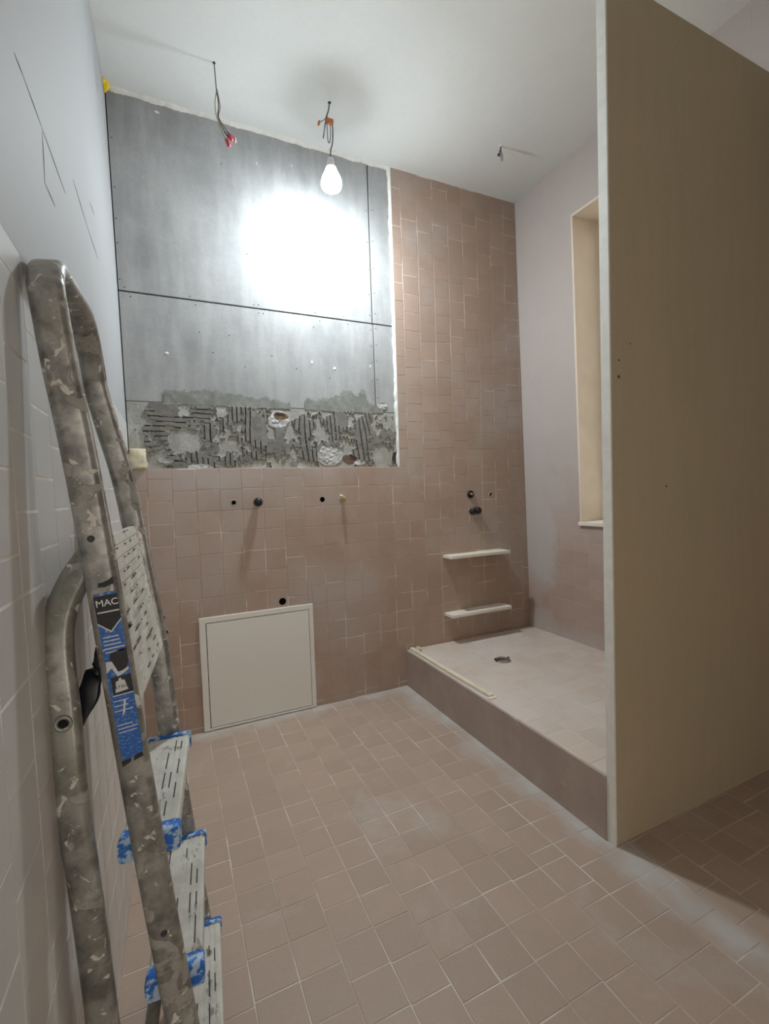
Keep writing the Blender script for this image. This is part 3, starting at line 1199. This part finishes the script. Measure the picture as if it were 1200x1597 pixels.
lt = thing('wood_lath', 'thin pale wooden lath lying along the edge of the shower step', 'lath', W(1.092, 1.77, ZS))
mb = MB()
sec = rr(.0115, .006, .0015, 2)
mb.sweep([W(1.090, 2.099, ZS) + Vector((.006, 0, .0066)), W(1.092, 1.80, ZS) + Vector((.006, 0, .0066)), W(1.100, 1.452, ZS) + Vector((.006, 0, .0066))], sec, (1, 0, 0), smooth=False)
mb.obj('strip', M['bare_wood'], lt)
mb = MB().box(W(1.083, 1.437, ZS) + Vector((0, 0, .0003)), W(1.118, 1.452, ZS) + Vector((0, 0, .006)))
mb.obj('end_block', M['stone'], lt, bevel=.0015)
bm = bmesh.new()
bmesh.ops.create_icosphere(bm, subdivisions=3, radius=.018)
for v in bm.verts:
    v.co *= 1 + .25 * math.sin(v.co.x * 400 + 1) * math.sin(v.co.y * 350) + random.uniform(-.04, .04)
    v.co.z = max(v.co.z * .9, -.011)
me = bpy.data.meshes.new('filler_lump')
bm.to_mesh(me)
bm.free()
me.materials.append(M['foam'])
lump = link('filler_lump', me, None, Matrix.Translation(W(1.106, 2.055, ZS) + Vector((.006, 0, .0115))))
tag(lump, 'small cream lump of filler beside the end of the wooden lath at the wall', 'filler')

# dried foam block left on the ledge of the boards
fb = MB()
k = 12
base = Vector((-.108 * U, yb - .010, (BZ0 + 1) * U))
rows = 9
vs = []
for i in range(rows):
    f = i / (rows - 1)
    for j in range(k):
        a = 2 * math.pi * j / k
        r = (1.0 if f < .85 else .86) * (1 + .08 * math.sin(3 * a + i) + random.uniform(-.04, .04))
        hx, hy = .037, .022
        x = hx * math.copysign(abs(math.cos(a)) ** .55, math.cos(a)) * r
        y = hy * math.copysign(abs(math.sin(a)) ** .55, math.sin(a)) * r
        vs.append(base + Vector((x, min(y, .0095), .088 * f)))
fs = [(i * k + j, i * k + (j + 1) % k, (i + 1) * k + (j + 1) % k, (i + 1) * k + j) for i in range(rows - 1) for j in range(k)]
fs += [tuple(reversed(range(k))), tuple((rows - 1) * k + j for j in range(k))]
fo = fb.add(vs, fs, True).obj('foam_block', M['foam'], origin=base)
tag(fo, 'cream block of dried foam in the corner at the bottom of the grey boards', 'foam')

# yellow tape in the top left corner
ty = MB()
c0 = W(xl(YB, ZC), YB, ZC)
ty.add([c0 + Vector(p) * .55 for p in ((.002, -.002, -.004), (.002, -.075, -.006), (.003, -.06, -.05), (.003, -.004, -.07), (.012, -.006, -.065), (.05, -.004, -.012), (.03, -.05, -.004), (.006, -.03, -.03))],
       [(0, 1, 2, 3), (3, 4, 7, 2), (4, 5, 6, 7), (2, 7, 6, 1)])
to = ty.obj('masking_tape', M['yellow_tape'], origin=c0)
so_ = to.modifiers.new('thick', 'SOLIDIFY')
so_.thickness = .0012
tag(to, 'torn scrap of yellow tape in the ceiling corner above the grey boards', 'tape')

# ------------------------------------------------------------------ wires and bulb
r_ = .0016


def V3(b, *p):
    return [b + Vector(q) for q in p]


def clip_obj(name, c_, ax, mat, parent, r=.006, l=.018):
    MB().lathe(c_, ax, [(r * .7, 0), (r, .002), (r, l * .8), (r * .6, l)], 10).obj(name, mat, parent)


b0 = W(.227, 1.8539, ZC)
wt = thing('ceiling_wire', 'loose ceiling wires with red connectors hanging near the left wall', 'wire', b0)
MB().lathe(b0, (0, 0, -1), [(.007, -.002), (.006, .001), (.004, .003)], 12).obj('ceiling_hole', M['wire_dark'], wt)
MB().tube(spline(V3(b0, (0, 0, .004), (.002, 0, -.05), (.004, 0, -.10), (.006, .0, -.125)), 6), .0022, 8).obj('cable_sheath', M['wire_grey'], wt)
for k, (m_, dx) in enumerate((('wire_green', -.010), ('wire_dark', .004), ('wire_brown', .010))):
    MB().tube(spline(V3(b0, (.006, 0, -.10), (.006 + dx, .004 * k, -.16), (.004 + dx * .4, 0, -.21), (.016 + k * .008, 0, -.26 + k * .006), (.034 + k * .007, -.004, -.30 + k * .016)), 6), .0019, 8).obj('wire', M[m_], wt)
clip_obj('connector', b0 + Vector((.034, -.004, -.292)), (.4, 0, -1), M['red_clip'], wt, .0085, .03)
clip_obj('connector', b0 + Vector((.044, -.004, -.268)), (.5, 0, -1), M['red_clip'], wt, .0085, .028)
clip_obj('connector', b0 + Vector((.066, -.002, -.275)), (.2, .2, -1), M['pink_clip'], wt, .006, .018)
MB().tube(spline(V3(b0, (.030, 0, -.262), (.05, .002, -.262), (.066, -.002, -.277)), 6), .0014, 6).obj('wire', M['wire_grey'], wt)

b0 = W(.672, 1.8584, ZC)
bl = thing('light_bulb', 'lit white bulb hanging on loose wires from the ceiling in front of the grey boards', 'bulb', b0)
MB().lathe(b0, (0, 0, -1), [(.008, -.002), (.007, .002), (.005, .004)], 12).obj('ceiling_hole', M['wire_dark'], bl)
zt = 1.372                                                # top of the bulb cap
zl = (zt - ZC) * U
MB().tube(spline(V3(b0, (0, 0, .004), (-.006, 0, -.035), (-.018, 0, -.07)), 6), .0028, 8).obj('cable_sheath', M['wire_grey'], bl)
MB().tube(spline(V3(b0, (-.018, 0, -.065), (-.004, 0, -.075), (.010, 0, -.10), (.008, 0, -.17), (-.002, 0, zl + .04), (-.004, 0, zl - .006)), 8), .0026, 8).obj('flex', M['wire_dark'], bl)
MB().tube(spline(V3(b0, (-.018, 0, -.065), (-.024, .004, -.10), (-.032, 0, -.15), (-.036, 0, -.165), (-.030, -.004, -.13), (-.020, 0, -.09)), 8), .002, 8).obj('wire', M['wire_blue'], bl)
MB().tube(spline(V3(b0, (-.014, 0, -.07), (-.016, -.004, -.12), (-.014, 0, -.165), (-.006, .002, -.175), (.000, 0, -.14), (-.002, 0, -.09)), 8), .002, 8).obj('wire', M['wire_grey'], bl)
MB().tube(spline(V3(b0, (-.018, 0, -.07), (-.034, .006, -.085), (-.050, 0, -.098)), 8), .0016, 8).obj('wire', M['wire_brown'], bl)
MB().box(b0 + Vector((-.018, -.008, -.094)), b0 + Vector((.014, .008, -.072))).obj('connector', M['orange_clip'], bl, bevel=.003)
clip_obj('connector', b0 + Vector((-.050, 0, -.094)), (-.3, 0, -1), M['orange_clip'], bl, .0055, .022)
bc = b0 + Vector((-.004, 0, zl))
MB().lathe(bc, (0, 0, -1), [(.004, -.006), (.012, -.003), (.0145, .001), (.0145, .012)], 20).obj('screw_cap', M['bulb_collar'], bl)
BS = 1.14
neck = [(.006, .0115), (.0145, .012), (.016, .018), (.020, .034), (.027, .052), (.035, .068), (.0395, .080), (.0410, .090), (.0400, .101)]
dome = [(.0400, .101), (.0380, .1085), (.0325, .115), (.0240, .120), (.013, .1228), (.001, .1235)]
neck = [(a * BS, b * BS if b > .013 else b) for a, b in neck]
dome = [(a * BS, b * BS) for a, b in dome]
MB().lathe(bc, (0, 0, -1), neck[:4], 28, close=False).obj('collar', M['bulb_collar'], bl)
MB().lathe(bc, (0, 0, -1), neck[3:8], 28, close=False).obj('neck', M['bulb_neck'], bl)
MB().lathe(bc, (0, 0, -1), neck[7:], 28, close=False).obj('globe_band', M['bulb_band'], bl)
MB().lathe(bc, (0, 0, -1), dome, 28, close=False).obj('dome', M['bulb_dome'], bl)

b0 = W(1.4847, 1.7851, ZC)
wt = thing('ceiling_wire', 'short capped wire stub hanging from the ceiling above the shower corner', 'wire', b0)
MB().lathe(b0, (0, 0, -1), [(.010, -.002), (.008, .002), (.005, .004)], 12).obj('ceiling_hole', M['plaster_white'], wt)
MB().tube(V3(b0, (0, 0, .002), (0, 0, -.022), (.001, -.001, -.045)), .004, 10).obj('cable_sheath', M['wire_grey'], wt)
clip_obj('connector', b0 + Vector((.003, 0, -.036)), (.1, 0, -1), M['chrome'], wt, .008, .036)
clip_obj('connector', b0 + Vector((-.011, 0, -.040)), (-.3, 0, -1), M['wire_dark'], wt, .006, .014)
MB().tube(spline(V3(b0, (0, 0, -.02), (-.008, 0, -.026), (-.012, 0, -.042)), 5), .0018, 6).obj('wire', M['wire_dark'], wt)

# pencil marks and scratches on the left wall
inv = world_of(left)
for pts in (((36, 118), (64, 195)), ((64, 195), (102, 302)), ((66, 205), (70, 285)), ((70, 285), (86, 322)), ((114, 280), (135, 350)), ((135, 350), (153, 405)), ((140, 315), (147, 335)), ((22, 82), (36, 118))):
    P3 = []
    for (px, py) in pts:
        d = CR @ np.array([px - 600, -(py - 798.5), -FPX])
        # meet the plane of the left wall
        n_ = np.array(F_LEFT.to_3x3() @ Vector((0, 0, 1)))
        o_ = np.array(F_LEFT.translation)
        c0_ = np.array(W(0, 0, 0))
        k_ = n_ @ (o_ - c0_) / (n_ @ d)
        P3.append(Vector(c0_ + d * k_))
    MB().sweep([P3[0], (P3[0] + P3[1]) / 2, P3[1]], [(-.0007, -.0003), (.0007, -.0003), (.0007, .0006), (-.0007, .0006)], (0, 1, .2), smooth=False, scale=[.4, 1, .5]).obj('pencil_mark', M['pencil'], left)

# ------------------------------------------------------------------ stepladder
YN, YF = .71, 1.03
lad = thing('step_ladder', 'folded aluminium stepladder spattered with paint leaning against the left wall', 'ladder', W(-.03, .87, -1))
near_pts = [(.012, -.995), (-.0187, -.749), (-.0424, -.538), (-.0640, -.322), (-.0865, -.0826), (-.1030, .069), (-.1170, .175)]
far_pts = [(.030, -.995), (.003, -.749), (-.0175, -.538), (-.0345, -.30), (-.0535, -.145), (-.0765, .03), (-.1000, .14)]
R_, RF = .062, .125
zt = .313
path = [(x, YN, z) for x, z in near_pts]
for k in range(1, 9):
    a = math.pi / 2 * k / 8
    path.append((-.1255 - .004 * math.sin(a), YN + R_ * (1 - math.cos(a)), zt - R_ + R_ * math.sin(a)))
for k in range(1, 4):
    path.append((-.1300 + .0028 * k, YN + R_ + (YF - YN - R_ - RF) * k / 4, zt))
for k in range(0, 8):
    a = math.pi / 2 * (1 - k / 8)
    path.append((-.1140 - .006 * math.sin(a), YF - RF * (1 - math.cos(a)), zt - RF + RF * math.sin(a)))
path += [(x, YF, z) for x, z in reversed(far_pts)]
pw = [W(*p) for p in path]
pw = spline(pw, 4)
HW = .0222                                # half width of the oval tube, m
sec = rr(HW, .0125, .0115, 5)
MB().sweep(pw, sec, (1, 0, .12)).obj('front_frame', M['alu'], lad)


def nx_(z):
    return float(np.interp(z, [p[1] for p in near_pts], [p[0] for p in near_pts]))


def fx_(z):
    return float(np.interp(z, [p[1] for p in far_pts], [p[0] for p in far_pts]))


# treads: ribbed steps between the rails with blue end caps
TD = .041                                 # half depth, m
for z in (-.474, -.688, -.884):
    tr_c = W((nx_(z) + fx_(z)) / 2, (YN + YF) / 2, z)
    a = W(nx_(z), YN, z) + Vector((0, .0135, 0))
    b = W(fx_(z), YF, z) + Vector((0, -.0135, 0))
    dv = (b - a).normalized()
    sec_t = rr(TD, .014, .005, 2)
    ta, tb = a + dv * .024, b - dv * .010
    mb = MB().sweep([ta - Vector((0, 0, .014)), tb - Vector((0, 0, .014))], sec_t, (1, 0, 0), smooth=False)
    tread = mb.obj('tread', M['tread'], lad)
    # raised ribs along the tread, irregular with paint
    rb = MB()
    for k in range(7):
        off = -TD + .008 + k * (2 * TD - .016) / 6
        s_ = Vector((1, 0, 0)) * off
        rb.sweep([ta + dv * .004 + s_, tb - dv * .004 + s_], [(-.0034, -.001), (.0034, -.001), (.0024, .0018), (-.0024, .0018)], (1, 0, 0), smooth=False)
    rb.obj('rib_field', M['tread'], tread)['kind'] = 'stuff'
    gr = MB()
    for k in range(6):
        off = -TD + .008 + (k + .5) * (2 * TD - .016) / 6
        q = .02
        Ltot = (tb - ta).length
        while q < Ltot - .03:
            l = random.uniform(.015, .06)
            if random.random() < .55:
                p_ = ta + dv * q + Vector((off, 0, 0))
                gr.sweep([p_, p_ + dv * min(l, Ltot - .02 - q)], [(-.0011, -.0004), (.0011, -.0004), (.0011, .0007), (-.0011, .0007)], (1, 0, 0), smooth=False)
            q += l + random.uniform(.01, .04)
    gr.obj('open_grooves', M['groove'], tread)['kind'] = 'stuff'
    sec_c = rr(TD + .003, .0175, .007, 3)
    MB().sweep([a - Vector((0, 0, .014)), a + dv * .026 - Vector((0, 0, .014))], sec_c, (1, 0, 0)).obj('end_cap', M['cap'], tread)
    MB().sweep([b - dv * .012 - Vector((0, 0, .0125)), b - Vector((0, 0, .0125))], sec_c, (1, 0, 0)).obj('end_cap', M['cap'], tread)

# platform folded up between the rails
z0, z1 = -.287, -.048
pl_t = .012
c = [W(nx_(z0), YN, z0) + Vector((.016, .0145, 0)), W(fx_(z0), YF, z0) + Vector((.012, -.014, 0)), W(fx_(z1), YF, z1) + Vector((.004, -.014, 0)), W(nx_(z1), YN, z1) + Vector((.016, .0145, 0))]
nrm = (c[1] - c[0]).cross(c[3] - c[0]).normalized()
if nrm.x < 0:
    nrm = -nrm
vs = c + [p - nrm * pl_t for p in c]
plat = MB().add(vs, [(0, 1, 2, 3), (7, 6, 5, 4), (0, 4, 5, 1), (1, 5, 6, 2), (2, 6, 7, 3), (3, 7, 4, 0)]).obj('platform', M['tread'], lad)
rb = MB()
gr = MB()
for k in range(13):
    f = (k + .5) / 13
    p_ = c[0].lerp(c[3], f)
    q_ = c[1].lerp(c[2], f)
    dv = (q_ - p_)
    wd = (c[3] - c[0]).normalized()
    rb.sweep([p_ + dv * .02, p_ + dv * .98], [(-.0055, -.001), (.0055, -.001), (.004, .0022), (-.004, .0022)], -wd, smooth=False)
    for _ in range(3):
        s0 = random.uniform(.03, .85)
        g0 = p_ + dv * s0 + wd * .0085 + nrm * .0002
        gr.sweep([g0, g0 + dv * random.uniform(.02, .09)], [(-.0010, -.0004), (.0010, -.0004), (.0010, .0010), (-.0010, .0010)], -wd, smooth=False)
rb.obj('rib_field', M['tread'], plat)['kind'] = 'stuff'
gr.obj('open_grooves', M['groove'], plat)['kind'] = 'stuff'

# rear frame against the wall
rn = [(-.086, -.050, .040), (-.102, -.075, .036), (-.121, -.105, .028), (-.1355, -.145, .012), (-.1390, -.19, 0), (-.1345, -.28, -.005), (-.1320, -.386, -.005), (-.1245, -.50, -.005), (-.1140, -.69, -.005), (-.1000, -.993, -.005)]
FK = .93 / 1.01
rf = [(-.100, -.06), (-.105, -.12), (-.098, -.25), (-.088, -.45), (-.068, -.66), (-.052, -.80), (-.050, -.88), (-.064, -.94), (-.088, -.993)]
sec = rr(.0205, .0125, .0115, 5)
MB().sweep(spline([W(x, YN + dy, z) for x, z, dy in rn], 5), sec, (1, 0, .05)).obj('rear_leg', M['alu_inner'], lad)
MB().sweep(spline([W(x * FK, YF - .10, z if z < -.99 else z * FK) for x, z in rf], 5), rr(.013, .011, .010, 5), (1, 0, .05)).obj('rear_leg', M['alu_inner'], lad)
# plug, bolts, strap
pc = W(-.1345, YN - .005, -.277) + Vector((0, -.0128, 0))
MB().lathe(pc, (0, -1, 0), [(.0115, -.003), (.0115, .0016), (.0095, .0026), (.0065, .0016), (.006, -.002)], 20, close=False).obj('plug_ring', M['alu_inner'], lad)
MB().lathe(pc, (0, -1, 0), [(.0068, -.002), (.0066, .0004)], 16).obj('plug', M['dark'], lad)
for (x, z) in ((nx_(-.055) - .004, -.047), (nx_(-.60), -.60)):
    MB().lathe(W(x, YN, z) + Vector((0, -.0122, 0)), (0, -1, 0), [(.0048, -.002), (.0048, .0012), (.0036, .0020), (.002, .0008)], 14).obj('bolt', M['wire_dark'], lad)
st = spline([W(-.126, YN + .01, -.300), W(-.112, YN + .013, -.262), W(-.104, YN + .016, -.235), W(-.094, YN + .018, -.222), W(-.084, YN + .018, -.196), W(-.066, YN + .02, -.165)], 5)
MB().sweep(st, rr(.0135, .005, .003, 2), (1, 0, 1), scale=[.55 + .5 * math.sin(min(1, i / 8) * 1.57) - .12 * math.sin(i * .9) for i in range(len(st))]).obj('hinge_strap', M['black_plastic'], lad)
tie = spline([W(-.062, YF - .11, -.815), W(-.053, YF - .115, -.808), W(-.042, YF - .113, -.812), W(-.034, YF - .107, -.80)], 5)
MB().tube(tie, .0016, 6).obj('string', M['wire_dark'], lad)
for (x, y) in ((.012, YN), (.030, YF), (-.1000, YN - .005), (-.088 * FK, YF - .10)):
    MB().lathe(W(x, y, -1), (0, 0, 1), [(.024, 0), (.025, .006), (.022, .022)], 16).obj('rubber_foot', M['black_plastic'], lad)

# the printed sticker on the near rail
ztop, zbot = -.118, -.345
ps = W(nx_(zbot), YN, zbot)
pe = W(nx_(ztop), YN, ztop)
up = (pe - ps).normalized()
nr = Vector((0, -1, 0))
rt = up.cross(nr) * -1
if rt.x < 0:
    rt = -rt
LW, LH = .0300, (pe - ps).length
face = .0128
org = ps + nr * face - rt * (LW / 2 - .0015)


def lab(name, u0, u1, v0, v1, mat, lift, parent, poly=None):
    pts = poly or [(u0, v0), (u1, v0), (u1, v1), (u0, v1)]
    k = len(pts)
    lo = [org + rt * (u * LW) + up * (v * LH) - nr * .0003 for u, v in pts]
    hi = [org + rt * (u * LW) + up * (v * LH) + nr * lift for u, v in pts]
    return MB().add(lo + hi, [tuple(range(k, 2 * k)), tuple(reversed(range(k)))] + [(i, (i + 1) % k, k + (i + 1) % k, k + i) for i in range(k)]).obj(name, mat, parent)


sticker = lab('sticker', 0, 0, 0, 0, M['label_blue'], .0004, lad, [(.02, .03), (.2, 0), (.55, .02), (.9, .0), (1.0, .06), (1.0, .95), (.97, 1.0), (0.02, 1.0), (0, .5)])
sticker['label'] = 'worn blue printed sticker'
bk, wh = M['ink_black'], M['ink_white']
lab('black_print', 0, 0, 0, 0, bk, .0006, sticker, [(.0, .83), (.5, .775), (1.0, .84), (1.0, .985), (.0, .985)])
lab('black_print', 0, 0, 0, 0, bk, .0006, sticker, [(.22, .60), (.45, .535), (.8, .53), (1.0, .58), (1.0, .665), (.75, .66), (.28, .645)])
lab('black_print', .14, 1.0, .40, .505, bk, .0006, sticker)
lab('white_print', 0, 0, 0, 0, wh, .0008, sticker, [(.02, .535), (.25, .56), (.45, .505), (.7, .515), (.95, .535), (.95, .55), (.7, .535), (.5, .53), (.3, .60), (.05, .60)])
lab('weight_symbol', 0, 0, 0, 0, wh, .0008, sticker, [(.24, .412), (.80, .418), (.70, .478), (.58, .481), (.57, .494), (.46, .493), (.45, .480), (.33, .477)])
lab('white_line', .1, 1.0, .392, .398, wh, .0008, sticker)
lab('white_line', 0, 0, 0, 0, wh, .0008, sticker, [(.0, .822), (.5, .767), (1.0, .832), (1.0, .84), (.5, .777), (.0, .831)])
lab('white_line', .06, .98, .885, .893, wh, .0008, sticker)
lab('black_print', 0, 0, 0, 0, bk, .0007, sticker, [(.0, -.03), (.4, -.012), (.42, .01), (.0, .004)])
lab('black_print', 0, 0, 0, 0, bk, .0007, sticker, [(.52, -.012), (.95, .0), (.93, .03), (.55, .016)])
lab('black_smudge', 0, 0, 0, 0, bk, .0004, lad, [(.25, 1.035), (.55, 1.03), (.95, 1.045), (.93, 1.085), (.75, 1.07), (.5, 1.06), (.3, 1.058)])
v = .745
for k in range(5):
    lab('print_line', .08 + random.uniform(0, .05), random.uniform(.75, .95), v - .006, v, wh, .0006, sticker)
    v -= .022
lab('white_line', .02, .96, .672, .677, wh, .0008, sticker)
v = .365
for k in range(3):
    lab('print_line', .08, random.uniform(.6, .9), v - .005, v, wh, .0006, sticker)
    v -= .03
lab('paint_streak', 0, 0, 0, 0, wh, .0009, sticker, [(.36, .265), (.50, .29), (.62, .36), (.52, .36), (.44, .31)])
v = .22
for k in range(3):
    lab('print_line', .08, random.uniform(.7, .92), v - .005, v, wh, .0006, sticker)
    v -= .022


def lettering(txt, u, v, size, mat, lift, parent, sx=1.0):
    cu = bpy.data.curves.new('lettering', 'FONT')
    cu.body = txt
    cu.size = size
    cu.align_x = 'CENTER'
    cu.align_y = 'CENTER'
    cu.extrude = .00012
    cu.offset = .0002 if size > .01 else 0.0
    o = bpy.data.objects.new('lettering_source', cu)
    COL.objects.link(o)
    bpy.context.view_layer.update()
    me = bpy.data.meshes.new_from_object(o.evaluated_get(bpy.context.evaluated_depsgraph_get()))
    bpy.data.objects.remove(o)
    me.materials.clear()
    me.materials.append(mat)
    m = Matrix((rt * sx, up, nr)).transposed().to_4x4()
    m.translation = org + rt * (u * LW) + up * (v * LH) + nr * lift
    return link('lettering', me, parent, world_of(parent).inverted() @ m)


l1 = lettering('MAC', .52, .940, .0132, wh, .0008, sticker, 1.0)
l2 = lettering('4,7 KG', .53, .442, .0062, bk, .0010, sticker, .95)
